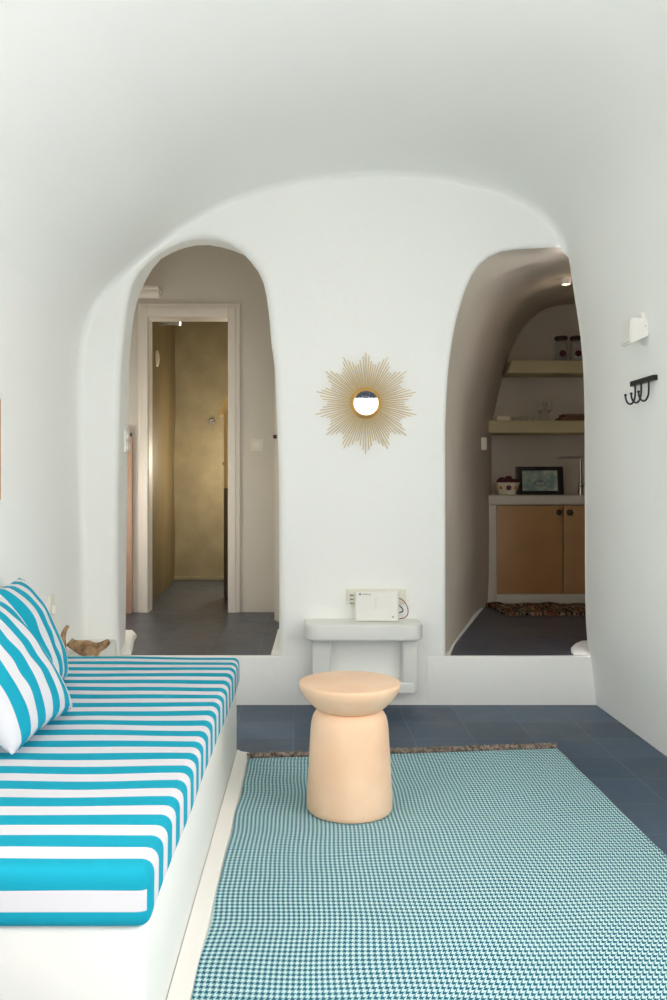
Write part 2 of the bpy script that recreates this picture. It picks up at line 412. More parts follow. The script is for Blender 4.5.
# hall behind the left arch
def rect_sec(x0, x1, z0, z1, Y, r, n=72):
    pts = [Vector((x0, Y, z0)), Vector((x0, Y, z1-r))]
    for k in range(1, 8): a = math.pi/2*k/8; pts.append(Vector((x0+r-r*math.cos(a), Y, z1-r+r*math.sin(a))))
    pts.append(Vector((x0+r, Y, z1))); pts.append(Vector((x1-r, Y, z1)))
    for k in range(1, 8): a = math.pi/2*k/8; pts.append(Vector((x1-r+r*math.sin(a), Y, z1-r+r*math.cos(a))))
    pts += [Vector((x1, Y, z1-r)), Vector((x1, Y, z0))]
    return resample(pts, n)
hD = opening(hall_D, 4.84); hD[0].z = hD[-1].z = SILL-.002
s_h = [fh[-1], hD]
bm = bmesh.new()
mid = []
for t in (0, .15, .3, .45, .6, .75, .9, 1):
    mid.append([a.lerp(b, t) for a, b in zip(fh[-1], hD)])
loft(bm, mid); struct('wall_arch', bm, M['plaster'], smooth=60)
bm = bmesh.new()
s1 = [p.copy() for p in hD]
HB = 6.2
hs = [s1, rect_sec(-1.2, .06, SILL, 2.6, 4.98, .3), rect_sec(-1.45, .1, SILL, 2.95, 5.1, .3)]
for k in range(1, 7): Y = 5.1+.75*k/6; hs.append(rect_sec(-1.45, .1-.27*k/6, SILL, 2.95, Y, .3))
for k in range(1, 8):
    a = math.pi/2*k/7; hs.append(rect_sec(-1.45, -.17+.03*(1-math.cos(a)), SILL, 2.95, 5.85+(HB-5.85)*math.sin(a), .3))
loft(bm, hs)
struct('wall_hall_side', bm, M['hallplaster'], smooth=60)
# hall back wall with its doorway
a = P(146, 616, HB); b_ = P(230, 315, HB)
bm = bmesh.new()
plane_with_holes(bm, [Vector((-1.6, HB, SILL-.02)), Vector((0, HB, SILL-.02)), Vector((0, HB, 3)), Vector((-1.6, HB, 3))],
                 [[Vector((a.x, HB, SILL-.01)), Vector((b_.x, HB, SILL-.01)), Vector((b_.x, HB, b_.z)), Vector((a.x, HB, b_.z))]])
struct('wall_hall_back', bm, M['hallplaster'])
# door frame (casing with a stepped moulding)
x0, x1, z1 = P(138.5, 0, HB).x, P(240, 0, HB).x, P(0, 304, HB).z
i0, i1, zi = P(148.5, 0, HB).x, P(228.5, 0, HB).x, P(0, 317.5, HB).z
fr = empty('door_1', ((x0+x1)/2, HB, SILL), None, None); fr['kind'] = 'structure'
bm = bmesh.new(); t = .035
for k, (o, dep) in enumerate(((0, .022), (.028, .032))):
    X0, X1, Z1 = x0+o*1.0, x1-o, z1-o
    box(bm, (X0, HB-dep, SILL), (i0, HB+.0, Z1), .004); box(bm, (i1, HB-dep, SILL), (X1, HB, Z1), .004); box(bm, (i0-.002, HB-dep, zi), (i1+.002, HB, Z1), .004)
obj('casing', bm, M['trimwhite'], fr)
bm = bmesh.new()
box(bm, (i0-.015, HB-.01, SILL), (i0+.004, HB+.14, zi)); box(bm, (i1-.004, HB-.01, SILL), (i1+.015, HB+.14, zi)); box(bm, (i0-.015, HB-.01, zi-.004), (i1+.015, HB+.14, zi+.015))
obj('jamb', bm, M['trimwhite'], fr)

# passage beyond the doorway
PB = 8.26
pa, pb = P(150, 616, 6.3), P(174.5, 580, PB)
bm = bmesh.new()
def quad(bm, *ps): bm.faces.new([bm.verts.new(p) for p in ps])
def wavy(bm, A, Bp, z0, z1, n=24, amp=.02, seed=0):
    rows = []
    for i in range(n+1):
        p = Vector(A).lerp(Vector(Bp), i/n); col = []
        for j in range(n+1):
            z = z0+(z1-z0)*j/n; q = p+Vector((noise.noise(Vector((i*.2, j*.15, seed)))*amp, 0, 0)); q.z = z; col.append(bm.verts.new(q))
        rows.append(col)
    for i in range(n):
        for j in range(n): bm.faces.new((rows[i][j], rows[i+1][j], rows[i+1][j+1], rows[i][j+1]))
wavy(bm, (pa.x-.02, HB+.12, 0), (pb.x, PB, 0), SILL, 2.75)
struct('wall_passage_left', bm, M['ochreshade'])
bm = bmesh.new(); box(bm, (pb.x-.2, PB, SILL-.02), (.2, PB+.1, 2.8)); struct('wall_passage_back', bm, M['ochre'])
bm = bmesh.new(); box(bm, (-.30, HB+.12, SILL-.02), (-.2, PB, 2.8)); struct('wall_passage_right', bm, M['ochre'])
bm = bmesh.new(); box(bm, (-1.5, HB+.01, 2.75), (.2, PB, 2.85)); struct('ceiling.001', bm, M['ochre'])
bm = bmesh.new()
box(bm, (pb.x-.01, PB-.02, SILL), (-.2, PB+.01, SILL+.035), .004)
struct('baseboard_back', bm, M['ochre'])

# kitchen behind the right arch
K1 = [(453, 655), (453, 580), (453, 500), (454, 440), (456, 395), (461, 360), (468, 330), (480, 300), (492, 284), (508, 272), (530, 266), (555, 262), (580, 261), (620, 263), (680, 275), (740, 300), (780, 360), (800, 450), (800, 550), (800, 652)]
K2 = [(472, 622), (472, 560), (471, 500), (471, 450), (475, 405), (482, 370), (490, 343), (500, 320), (512, 303), (528, 292), (550, 285), (575, 281), (610, 280), (650, 280), (700, 282), (740, 300), (775, 360), (790, 450), (790, 540), (790, 622)]
K3 = [(487, 604), (487, 560), (487, 510), (486, 460), (486, 425), (490, 395), (497, 365), (505, 342), (516, 322), (530, 308), (548, 300), (570, 297), (600, 296), (640, 296), (690, 300), (720, 320), (740, 380), (745, 450), (745, 530), (745, 604)]
K4 = [(492, 595), (492, 560), (492, 510), (491, 460), (492, 425), (497, 395), (503, 370), (511, 350), (522, 330), (536, 316), (552, 308), (572, 305), (600, 304), (640, 304), (680, 308), (710, 325), (728, 385), (733, 450), (733, 530), (733, 595)]
KB = 7.15
Ks = [(fk[-1], None)]
secK = [fk[-1]]
for L, Y in ((K1, 4.93), (K2, 5.8), (K3, 6.62), (K4, KB)):
    s = opening(L, Y); s[0].z = s[-1].z = SILL-.01; secK.append(s)
sm = []
for i in range(len(secK)-1):
    p0 = secK[max(i-1, 0)]; p1 = secK[i]; p2 = secK[i+1]; p3 = secK[min(i+2, len(secK)-1)]
    for k in range(8):
        t = k/8; row = []
        for A, Bq, Cq, D in zip(p0, p1, p2, p3):
            if i == 0: q = Bq.lerp(Cq, t)
            else: q = .5*((2*Bq)+(Cq-A)*t+(2*A-5*Bq+4*Cq-D)*t*t+(3*Bq-A-3*Cq+D)*t**3)
            q = q.copy(); q += Vector((noise.noise(q*1.7)*.025, 0, noise.noise(q*1.7+Vector((9, 9, 9)))*.02))*(0 if (i == 0 and k < 3) else 1)
            row.append(q)
        sm.append(row)
sm.append(secK[-1])
bm = bmesh.new(); loft(bm, sm); struct('wall_kitchen_side', bm, M['dimplaster'], smooth=60)
bm = bmesh.new(); box(bm, (1.0, KB-.02, SILL-.02), (3.8, KB+.1, 2.9)); struct('wall_kitchen_back', bm, M['dimplaster'])

# floors
bm = bmesh.new(); box(bm, (-1.3, FRONT-.3, -.05), (1.75, BACK+.02, 0)); struct('floor', bm, M['tile'])
bm = bmesh.new(); box(bm, (-1.6, BACK+.03, SILL-.05), (.2, PB, SILL)); struct('floor.001', bm, M['halltile'])
bm = bmesh.new(); box(bm, (.6, BACK+.03, SILL-.05), (3.6, KB, SILL)); struct('floor.002', bm, M['halltile'])
# plaster feet of the jambs spreading onto the raised floor
def foot(bm, pts, hgt):
    c = sum((Vector(p) for p in pts), Vector())/len(pts)
    rings = []
    for k, (s, z) in enumerate(((1, 0), (.93, .35), (.75, .75), (.4, .97), (.05, 1))):
        rings.append([bm.verts.new(c+(Vector(p)-c)*s+Vector((0, 0, hgt*z))) for p in pts])
    for a, b in zip(rings, rings[1:]):
        for k in range(len(pts)): bm.faces.new((a[k], a[(k+1) % len(pts)], b[(k+1) % len(pts)], b[k]))
    bm.faces.new(rings[-1])
bm = bmesh.new()
foot(bm, [on_h(x, y, SILL) for x, y in ((118, 655), (131, 655), (133, 649), (134, 642), (137, 636), (133, 632), (125, 632), (120, 636))], .035)
foot(bm, [on_h(x, y, SILL) for x, y in ((271, 655), (282, 655), (284, 630), (278, 630), (274, 645))], .03)
foot(bm, [on_h(x, y, SILL) for x, y in ((574, 655), (600, 655), (600, 640), (582, 641), (575, 644), (571, 648), (571, 652))], .014)
foot(bm, [on_h(x, y, SILL) for x, y in ((443, 656), (450, 656), (449.5, 652), (456, 643), (478, 615), (487, 604), (480, 604), (466, 615))], .02)
struct('trim_3', bm, M['plaster'], smooth=60)

# ---------------------------------------------------------------- built-in bench, mattress, ledge
BX0, BX1, BY0, BY1, BZ, MZ = -1.115, -.27, 1.71, 3.765, .297, .42
def shear(bm):
    for v in bm.verts: v.co.x += -.030*max(0, (BY1-v.co.y)/2.06)*(1 if v.co.x > -.7 else 0)
    return bm
bm = shear(B((BX0, BY0, 0), (BX1, BY1, BZ), .015))
tag(obj('bench_base', bm, M['masonry']), 'white painted masonry bench built along the left wall under the striped mattress', 'bench')
bm = bmesh.new()
prism(bm, [(BX1+.004, 0), (BX1+.058, 0), (BX1+.05, .008), (BX1+.02, .012), (BX1+.002, .02)], 'y', 1.2, BY1)
prism(bm, [(BX1-.1, 0), (BX1+.008, 0), (BX1+.008, .03), (BX1-.1, .03)], 'y', 1.2, BY0-.002)
tag(obj('floor_kerb', shear(bm), M['kerb']), 'cream painted strip of kerb along the foot of the white bench', 'kerb')

def rbox_grid(c0, c1, r, nx, ny, nz, sag=0):
    bm = bmesh.new(); c0 = Vector(c0); c1 = Vector(c1); idx = {}
    def dist(a, b, n):
        # denser at both ends
        k = [a+r*(1-math.cos(math.pi/2*i/4))*1.0 for i in range(4)]
        mid = [a+r+(b-a-2*r)*i/n for i in range(n+1)]
        return k+mid+[b-(q-a) for q in reversed(k)]
    X, Y, Z = dist(c0.x, c1.x, nx), dist(c0.y, c1.y, ny), dist(c0.z, c1.z, nz)
    def V(i, j, k):
        key = (i, j, k)
        if key not in idx:
            p = Vector((X[i], Y[j], Z[k])); q = Vector((min(max(p.x, c0.x+r), c1.x-r), min(max(p.y, c0.y+r), c1.y-r), min(max(p.z, c0.z+r), c1.z-r)))
            d = p-q
            if d.length > 1e-9: p = q+d.normalized()*r
            idx[key] = bm.verts.new(p)
        return idx[key]
    I, J, K = len(X)-1, len(Y)-1, len(Z)-1
    for i in range(I):
        for j in range(J):
            bm.faces.new((V(i, j, 0), V(i, j+1, 0), V(i+1, j+1, 0), V(i+1, j, 0))); bm.faces.new((V(i, j, K), V(i+1, j, K), V(i+1, j+1, K), V(i, j+1, K)))
    for i in range(I):
        for k in range(K):
            bm.faces.new((V(i, 0, k), V(i+1, 0, k), V(i+1, 0, k+1), V(i, 0, k+1))); bm.faces.new((V(i, J, k), V(i, J, k+1), V(i+1, J, k+1), V(i+1, J, k)))
    for j in range(J):
        for k in range(K):
            bm.faces.new((V(0, j, k), V(0, j, k+1), V(0, j+1, k+1), V(0, j+1, k))); bm.faces.new((V(I, j, k), V(I, j+1, k), V(I, j+1, k+1), V(I, j, k+1)))
    return bm
MX1, MY0, MY1 = BX1+.012, 1.695, 3.775
bm = rbox_grid((BX0+.004, MY0, BZ), (MX1, MY1, MZ), .026, 18, 50, 4)
bmesh.ops.recalc_face_normals(bm, faces=bm.faces[:])
uvl = bm.loops.layers.uv.new('UVMap')
PH = 1.799                                       # a turquoise stripe starts here, going away from the lens
for f in bm.faces:
    front = f.normal.y < -.72 and f.calc_center_median().z < MZ-.012
    for l in f.loops:
        c = l.vert.co
        u = (PH+.112*-1+.06-(MZ-c.z)*1.32-.0) if front else c.y
        if front: u = 1.748-(MZ-c.z)*1.33
        l[uvl].uv = (u-PH+1.12, c.x*.5)
for v in bm.verts:
    if v.co.z > MZ-.03: v.co.z += noise.noise(v.co*3.2)*.005-.002
    if v.co.x > MX1-.03: v.co.x += noise.noise(Vector((v.co.y*3, v.co.z*2, 4)))*.006
    if v.co.y < MY0+.03: v.co.y += noise.noise(Vector((v.co.x*3, v.co.z*3, 8)))*.006
tag(obj('mattress', shear(bm), M['stripe'], recalc=False, smooth=50), 'long bench mattress in turquoise and white striped cotton on the masonry bench', 'mattress')

def pillow(name, A, e1, e2, thick, label, phase, n=30):
    """A: bottom-far corner; e1 up the leaning face; e2 along the bottom"""
    A, e1, e2 = Vector(A), Vector(e1), Vector(e2)
    nn = e2.cross(e1).normalized()
    if nn.x < 0: nn = -nn
    bm = bmesh.new(); uvl = bm.loops.layers.uv.new('UVMap'); info = {}
    def mk(i, j, sgn):
        u, v = i/n, j/n; a, b = 2*u-1, 2*v-1
        k = (max(0, 1-abs(a)**2.6)*max(0, 1-abs(b)**2.6))**.55
        # edges bow inward between the corners
        a2 = a*(1-.07*(1-b*b)); b2 = b*(1-.07*(1-a*a))
        p = A+e1*((a2+1)/2)+e2*((b2+1)/2)+nn*(sgn*thick/2*k*(1+.12*noise.noise(Vector((a*1.5, b*1.5, phase*30)))))
        p += (e1.normalized()*-math.copysign(.009, a)+e2.normalized()*-math.copysign(.009, b))*(abs(a)*abs(b))**6
        p += nn*(.008*noise.noise(Vector((a*3, b*3, phase*50+sgn)))*k)
        w_ = bm.verts.new(p); info[w_] = (v*e2.length+.03*(a*a-.4)*(.5-v), u*e1.length); return w_
    g = {}
    for s in (1, -1):
        for i in range(n+1):
            for j in range(n+1):
                if s == -1 and (i in (0, n) or j in (0, n)): g[s, i, j] = g[1, i, j]
                else: g[s, i, j] = mk(i, j, s)
    for s in (1, -1):
        for i in range(n):
            for j in range(n):
                q = [g[s, i, j], g[s, i+1, j], g[s, i+1, j+1], g[s, i, j+1]]
                f = bm.faces.new(q if s == 1 else q[::-1])
                for l in f.loops: l[uvl].uv = (info[l.vert][0]+phase, info[l.vert][1])
    return tag(obj(name, bm, M['stripe'], smooth=80), label, 'cushion')
pillow('cushion', (-.875, 3.33, .425), (-.185, 0, .385), (.03, -.43, 0), .15,
       'striped square cushion farthest along the bench, leaning on the left wall behind the front cushion', .0)
pillow('cushion', (-.73, 2.86, .428), (-.235, -.07, .38), (-.035, -.52, 0), .165,
       'striped square cushion nearest the viewer, overlapping the other cushion on the mattress', .04)

bm = B((-1.14, BY1+.012, 0), (-.80, BACK+.01, .343), .015)
for v in bm.verts:
    if v.co.x > -1: v.co.x -= .16*(v.co.y-BY1)/(BACK-BY1)
    else: v.co.x += .04
tag(obj('masonry_ledge', bm, M['masonry']), 'low white masonry ledge behind the far end of the bench, carrying driftwood', 'ledge')

def drift(name, pts, rads, label, leg=None, sq=.75):
    bm = bmesh.new(); pts = resample(catmull(pts), 26); rr = resample(catmull([Vector((r, 0, 0)) for r in rads]), 26)
    tube(bm, pts, [max(.002, r.x) for r in rr], 12)
    for v in bm.verts: v.co += Vector((noise.noise(v.co*22), noise.noise(v.co*22+Vector((5, 0, 0))), noise.noise(v.co*22+Vector((0, 5, 0)))))*.005
    if leg: tube(bm, resample(catmull(leg), 6), [.018, .015, .012, .011, .01, .007], 8)
    return tag(obj(name, bm, M['drift'], smooth=70), label, 'driftwood')
Yd = 4.12
drift('driftwood', [P(69, 641.5, Yd), P(74, 645, Yd), P(84, 648, Yd-.02), P(94, 648.5, Yd-.03), P(102, 646, Yd-.02), P(109, 641.5, Yd)], [.02, .036, .036, .032, .028, .014],
      'curved piece of brown driftwood lying on the ledge behind the bench end', [P(98, 649, Yd-.03), P(97, 654, Yd-.03), P(95.5, 658, Yd-.03)])
Yd = 3.98
drift('driftwood', [P(63, 661, Yd), P(62.5, 645, Yd), P(63.5, 634, Yd), P(68, 626, Yd)], [.02, .018, .016, .008],
      'small driftwood tip poking up beside the striped cushions, left of the larger driftwood')
q = wall_hit(50, 604)
so = empty('wall_socket', q, 'small white socket low on the left wall just above the rear cushion', 'socket')
obj('plate', B(q+Vector((-.02, -.04, -.04)), q+Vector((.012, .04, .04)), .008), M['cream'], so)
obj('plug', B(q+Vector((.01, -.022, -.045)), q+Vector((.03, .022, .0)), .008), M['plastic'], so)

# picture frame cut by the left edge
q = wall_hit(0, 440)
x = q.x+.0; y1 = q.y-.04+.012; pf = empty('picture_frame', (x, y1-.3, 1.10), 'picture frame on the left wall, only its gold edge showing at the photo edge', 'picture')
bm = bmesh.new(); zt, zb = 1.48, 1.095
box(bm, (x-.03, y1-.02, zb), (x+.014, y1, zt), .003); box(bm, (x-.03, y1-.6, zb), (x+.014, y1-.58, zt), .003)
box(bm, (x-.03, y1-.58, zb), (x+.014, y1-.02, zb+.02), .003); box(bm, (x-.03, y1-.58, zt-.02), (x+.014, y1-.02, zt), .003)
obj('frame', bm, M['gold'], pf)
obj('canvas', B((x-.03, y1-.58, zb+.02), (x+.004, y1-.02, zt-.02)), M['canvas'], pf)

# ---------------------------------------------------------------- rug
RY0, RY1 = .9, 3.77
nx, ny = 90, 190
bm = bmesh.new(); uvl = bm.loops.layers.uv.new('UVMap'); g = []
def rug_pt(u, v):
    y = RY0+(RY1-RY0)*v
    yy = y+(-.09+.145*u)*v**6
    xl = -.262+.052*v+.008*noise.noise(Vector((y*5, 0, 0))); xr = 1.155-.04*v+.004*noise.noise(Vector((y*4, 7, 0)))
    X = xl+(xr-xl)*u
    z = .007+.0035*(noise.noise(Vector((X*2.2, yy*3.5, 1)))+.4)+.004*math.exp(-((yy-2.75+.03*math.sin(X*3))/.015)**2)*max(0, noise.noise(Vector((X*3, 0, 3)))+.3)
    return Vector((X, yy, max(.004, z)))
for i in range(nx+1):
    g.append([bm.verts.new(rug_pt(i/nx, j/ny)) for j in range(ny+1)])
for i in range(nx):
    for j in range(ny):
        f = bm.faces.new((g[i][j], g[i+1][j], g[i+1][j+1], g[i][j+1]))
        for l, (a, b) in zip(f.loops, ((i, j), (i+1, j), (i+1, j+1), (i, j+1))):
            u, v = a/nx, b/ny
            l[uvl].uv = (u*1.40+.010*noise.noise(Vector((u*6, v*7, 3))), (RY1-RY0)*v+.012*noise.noise(Vector((u*5, v*9, 6))))
ex = bmesh.ops.extrude_face_region(bm, geom=bm.faces[:])
for v in [e for e in ex['geom'] if isinstance(e, bmesh.types.BMVert)]: v.co.z = .0005
rug = empty('area_rug', (.45, 2.3, 0), 'turquoise and white houndstooth rug with a brown knotted fringe on the slate floor', 'rug')
obj('woven_field', bm, M['rug'], rug, smooth=60)
bm = bmesh.new()
for k in range(120):
    u = (k+random.uniform(.2, .8))/120; p = rug_pt(u, 1); a = random.uniform(-.5, .5); L = random.uniform(.03, .06)
    tube(bm, [p+Vector((0, -.006, .004)), p+Vector((.002, .012, .010)), p+Vector((math.sin(a)*L*.7, L*.75, .006)), p+Vector((math.sin(a)*L, L, .003))], [random.uniform(.004, .008), random.uniform(.007, .013), random.uniform(.003, .009), .003], 6)
fo = obj('fringe', bm, M['fringe'], rug); fo['kind'] = 'stuff'; fo['label'] = 'brown knotted fringe along the far edge'

# ---------------------------------------------------------------- stool
sy = 3.11; sx = (349.5-CX)*sy/F; sz = .012
st = empty('stool', (sx, sy, sz), 'peach coloured round pedestal stool with dished top standing on the rug', 'stool')
bm = bmesh.new()
lathe(bm, [(0, .447), (.172, .447), (.177, .4462), (.179, .443), (.1788, .436), (.1755, .422), (.168, .409), (.157, .393), (.143, .377), (.128, .364), (.118, .357), (.112, .353), (0, .350)], (sx, sy, sz), 96)
obj('seat', bm, M['peach'], st, smooth=50)
bm = bmesh.new()
lathe(bm, [(0, .352), (.112, .350), (.117, .345), (.124, .336), (.130, .325), (.1345, .308), (.1375, .285), (.1405, .23), (.1445, .16), (.148, .10), (.1505, .05), (.1515, .02), (.150, .006), (.146, 0), (0, 0)], (sx, sy, sz), 96)
obj('base', bm, M['peach'], st, smooth=50)

# ---------------------------------------------------------------- sunburst mirror
mc = P(365.7, 403.3, BACK); mi = empty('sunburst_mirror', mc, 'round sunburst mirror with gold rays hanging between the two arches', 'mirror')
N = 14; lens = {0: .268, 1: .245, -1: .245, 2: .223, -2: .223, 3: .203, -3: .203}
def disc_y(bm, c, prof, n=48):
    """lathe round the y axis, prof of (r, y)"""
    rings = []
    for r, y in prof:
        if r < 1e-5: rings.append([bm.verts.new(c+Vector((0, y, 0)))])
        else: rings.append([bm.verts.new(c+Vector((r*math.cos(2*math.pi*k/n), y, r*math.sin(2*math.pi*k/n)))) for k in range(n)])
    for a, b in zip(rings, rings[1:]):
        for k in range(n):
            k2 = (k+1) % n
            if len(a) == 1: bm.faces.new((a[0], b[k], b[k2]))
            elif len(b) == 1: bm.faces.new((a[k], a[k2], b[0]))
            else: bm.faces.new((a[k], a[k2], b[k2], b[k]))
bm = bmesh.new(); disc_y(bm, mc, [(0, -.006), (.078, -.006), (.084, -.009), (.078, -.017), (.07, -.02), (0, -.02)])
obj('backing_disc', bm, M['gold'], mi)
bm = bmesh.new(); disc_y(bm, mc, [(.062, -.019), (.0625, -.030), (.065, -.034), (.069, -.033), (.072, -.028), (.073, -.019)])
bmesh.ops.recalc_face_normals(bm, faces=bm.faces[:]); obj('rim', bm, M['gold'], mi)
bm = bmesh.new(); disc_y(bm, mc, [(0, -.027), (.066, -.027), (.066, -.02), (0, -.02)]); obj('mirror_glass', bm, M['mirror'], mi, smooth=20)
raym = None
for k in range(N):
    for s in range(-3, 4):
        a = math.pi/2+2*math.pi*k/N+s*2*math.pi/N/7.0+random.uniform(-.006, .006)
        L = lens[s]*(1+random.uniform(-.02, .02))
        d = Vector((math.cos(a), 0, math.sin(a)))
        oy = -.008-(.004 if s % 2 else 0)
        obj('ray', T([mc+d*.07+Vector((0, oy, 0)), mc+d*L+Vector((0, oy, 0))], [.0028, .0024], 6), M['goldray'], mi)

# ---------------------------------------------------------------- masonry console and router
cz = .4517; cyf = 4.385
cx0, cx1 = P(304.5, 0, cyf).x, P(424.5, 0, cyf).x
co = empty('console_table', ((cx0+cx1)/2, BACK, 0), 'white masonry console with rounded top built onto the wall between the arches', 'console')
def rounded_front(x0, x1, y0, y1, r):
    pts = [(x0, y1)]
    for k in range(9): a = math.pi+math.pi/2*k/8; pts.append((x0+r+r*math.cos(a), y0+r+r*math.sin(a)))
    for k in range(9): a = -math.pi/2+math.pi/2*k/8; pts.append((x1-r+r*math.cos(a), y0+r+r*math.sin(a)))
    pts.append((x1, y1)); return pts
def soft_slab(x0, x1, y0, y1, r, z0, z1, e):
    bm = bmesh.new(); secs = []
    for k in range(6): a = math.pi/2*k/5; secs.append((e*(1-math.sin(a)), z0+e*(1-math.cos(a))))
    for k in range(6): a = math.pi/2*k/5; secs.append((e*(1-math.cos(a)), z1-e+e*math.sin(a)))
    vs = loft(bm, [[(p[0], p[1], z) for p in rounded_front(x0+d, x1-d, y0+d, y1, r-d)] for d, z in secs])
    for ring in (vs[0], vs[-1]): bm.faces.new([bm.verts.new(v.co) for v in ring])
    return bm
bm = soft_slab(cx0, cx1, cyf, BACK+.01, .075, cz-.083, cz, .014)
obj('top', bm, M['masonry'], co)
ly = 4.47
l0, l1, l2, l3 = [P(v, 0, ly).x for v in (312, 331, 402.5, 418.5)]
zb = .10
bm = bmesh.new(); box(bm, (l0, ly, zb-.002), (l1, BACK+.01, cz-.08), .012); obj('leg', bm, M['masonry'], co)
bm = bmesh.new(); box(bm, (l2, ly, zb-.002), (l3, BACK+.01, cz-.08), .012); obj('leg', bm, M['masonry'], co)
bm = soft_slab(l0+.002, l3+.003, ly-.004, BACK+.01, .04, zb-.012, zb+.045, .01); obj('bottom_rail', bm, M['masonry'], co)

ry = 4.475
r0 = P(355.3, 621.2, ry); r1 = P(399.3, 591.5, ry)
ro = empty('router', ((r0.x+r1.x)/2, ry, cz), 'white box shaped internet router standing on the console', 'router')
bm = bmesh.new(); box(bm, (r0.x, ry, cz+.002), (r1.x, ry+.035, r1.z), .012, 4); obj('housing', bm, M['plastic'], ro)
a = P(375.3, 609, ry); b_ = P(377, 598, ry)
obj('light_bar', B((a.x-.003, ry-.0015, a.z), (a.x+.006, ry+.002, b_.z), .0008), M['cream'], ro)
a = P(360, 594.2, ry)
bm = bmesh.new(); disc_y(bm, a, [(0, -.001), (.006, -.001), (.006, .002), (0, .002)], 20); obj('emblem', bm, M['grey'], ro)
def text(body, loc, size, m, parent, name, rot=(R(90), 0, 0), ext=.0006):
    cu = bpy.data.curves.new(name, 'FONT'); cu.body = body; cu.size = size; cu.extrude = ext; cu.align_y = 'CENTER'
    o = bpy.data.objects.new(name, cu); C.objects.link(o)
    dg = bpy.context.evaluated_depsgraph_get(); me = bpy.data.meshes.new_from_object(o.evaluated_get(dg)); bpy.data.objects.remove(o)
    me.materials.clear(); me.materials.append(m)
    me.transform(Matrix.Translation(Vector(loc)-parent.location) @ Matrix.Rotation(rot[0], 4, 'X'))
    o = bpy.data.objects.new(name, me); C.objects.link(o); o.parent = parent; return o
text('vodafone', (a.x+.009, ry-.001, a.z), .0125, M['grey'], ro, 'lettering')
a = P(393, 617, ry)
obj('button', B((a.x-.004, ry-.002, a.z-.003), (a.x+.004, ry+.002, a.z+.003), .001), M['grey'], ro)
# socket strip on the wall and cables
a = P(346.5, 604, BACK); b_ = P(405.5, 588.5, BACK)
ps = empty('socket_plate', ((a.x+b_.x)/2, BACK, a.z), 'long cream socket plate on the wall behind the router', 'socket')
obj('plate', B((a.x, BACK-.012, a.z), (b_.x, BACK+.002, b_.z), .005), M['cream'], ps)
a = P(352.5, 602, BACK); obj('plug', B((a.x-.014, BACK-.05, a.z-.015), (a.x+.012, BACK-.01, a.z+.05), .006), M['cream'], ps)
for k in range(3):
    z = P(0, 594+4*k, BACK).z; obj('slot', B((a.x-.016, BACK-.053, z-.003), (a.x+.004, BACK-.045, z+.003), .001), M['grey'], ps)
Yc = 4.52
cb = tag(obj('cable', T(resample(catmull([P(396, 598, Yc+.02), P(402, 599.5, Yc), P(407, 606, Yc), P(408, 613, Yc), P(405, 617.5, Yc), P(398, 619, Yc+.02)]), 24), .0022, 6), M['red']),
         'thin dark red cable looping out right of the router', 'cable')
cb = tag(obj('cable', T(resample(catmull([P(397, 604, Yc+.03), P(401, 607, Yc+.03), P(403, 611, Yc+.03), P(398, 613, Yc+.03)]), 16), .003, 6), M['blackplastic']),
         'short black cable inside the red loop at the router side', 'cable')

# ---------------------------------------------------------------- right wall: lamp and hooks
q = wall_hit(643.5, 332.5)
wl = empty('wall_lamp', q, 'white wedge shaped wall lamp high on the right wall above the hooks', 'lamp')
bm = bmesh.new(); x0 = q.x+.012
poly = [(x0, q.z+.052), (x0-.082, q.z+.058), (x0-.09, q.z-.05), (x0-.082, q.z-.056), (x0-.02, q.z-.026), (x0, q.z-.018)]
prism(bm, poly, 'y', q.y-.045, q.y+.06)
bmesh.ops.bevel(bm, geom=bm.edges[:], offset=.006, segments=3, affect='EDGES'); obj('shade', bm, M['plastic'], wl, smooth=50)
bm = bmesh.new(); box(bm, (q.x-.02, q.y-.028, q.z+.04), (q.x+.02, q.y+.028, q.z+.085), .012, 4); obj('wall_mount', bm, M['plastic'], wl)
bm = bmesh.new(); box(bm, (q.x-.012, q.y-.0475, q.z+.018), (q.x-.008, q.y-.044, q.z+.022)); obj('screw', bm, M['grey'], wl)

qa, qb = wall_hit(633, 384.5), wall_hit(656.5, 377)
hz = (qa.z+qb.z)/2; hk = empty('coat_hook_rack', (min(qa.x, qb.x), (qa.y+qb.y)/2, hz), 'black iron rack of three hooks on the right wall below the lamp', 'hooks')
bm = bmesh.new()
va = []
for p in (qa, qb):
    for dx, dz in ((-.014, -.011), (-.014, .011), (.02, .011), (.02, -.011)): va.append(bm.verts.new((p.x+dx, p.y, hz+dz)))
for i in range(4): bm.faces.new((va[i], va[(i+1) % 4], va[4+(i+1) % 4], va[4+i]))
bm.faces.new(va[:4]); bm.faces.new(va[7:3:-1]); obj('bar', bm, M['black'], hk)
for t in (.22, .48, .80):
    p = qa.lerp(qb, t); p.z = hz; p.x -= .012
    pts = [p+Vector((0, 0, -.005)), p+Vector((0, 0, -.05)), p+Vector((-.004, 0, -.075)), p+Vector((-.016, 0, -.093)), p+Vector((-.032, 0, -.09)), p+Vector((-.041, 0, -.072)), p+Vector((-.043, 0, -.055))]
    bm = T(resample(catmull(pts), 22), .0042, 8)
    bmesh.ops.create_icosphere(bm, subdivisions=2, radius=.0065, matrix=Matrix.Translation(pts[-1]))
    obj('hook', bm, M['black'], hk, smooth=60)

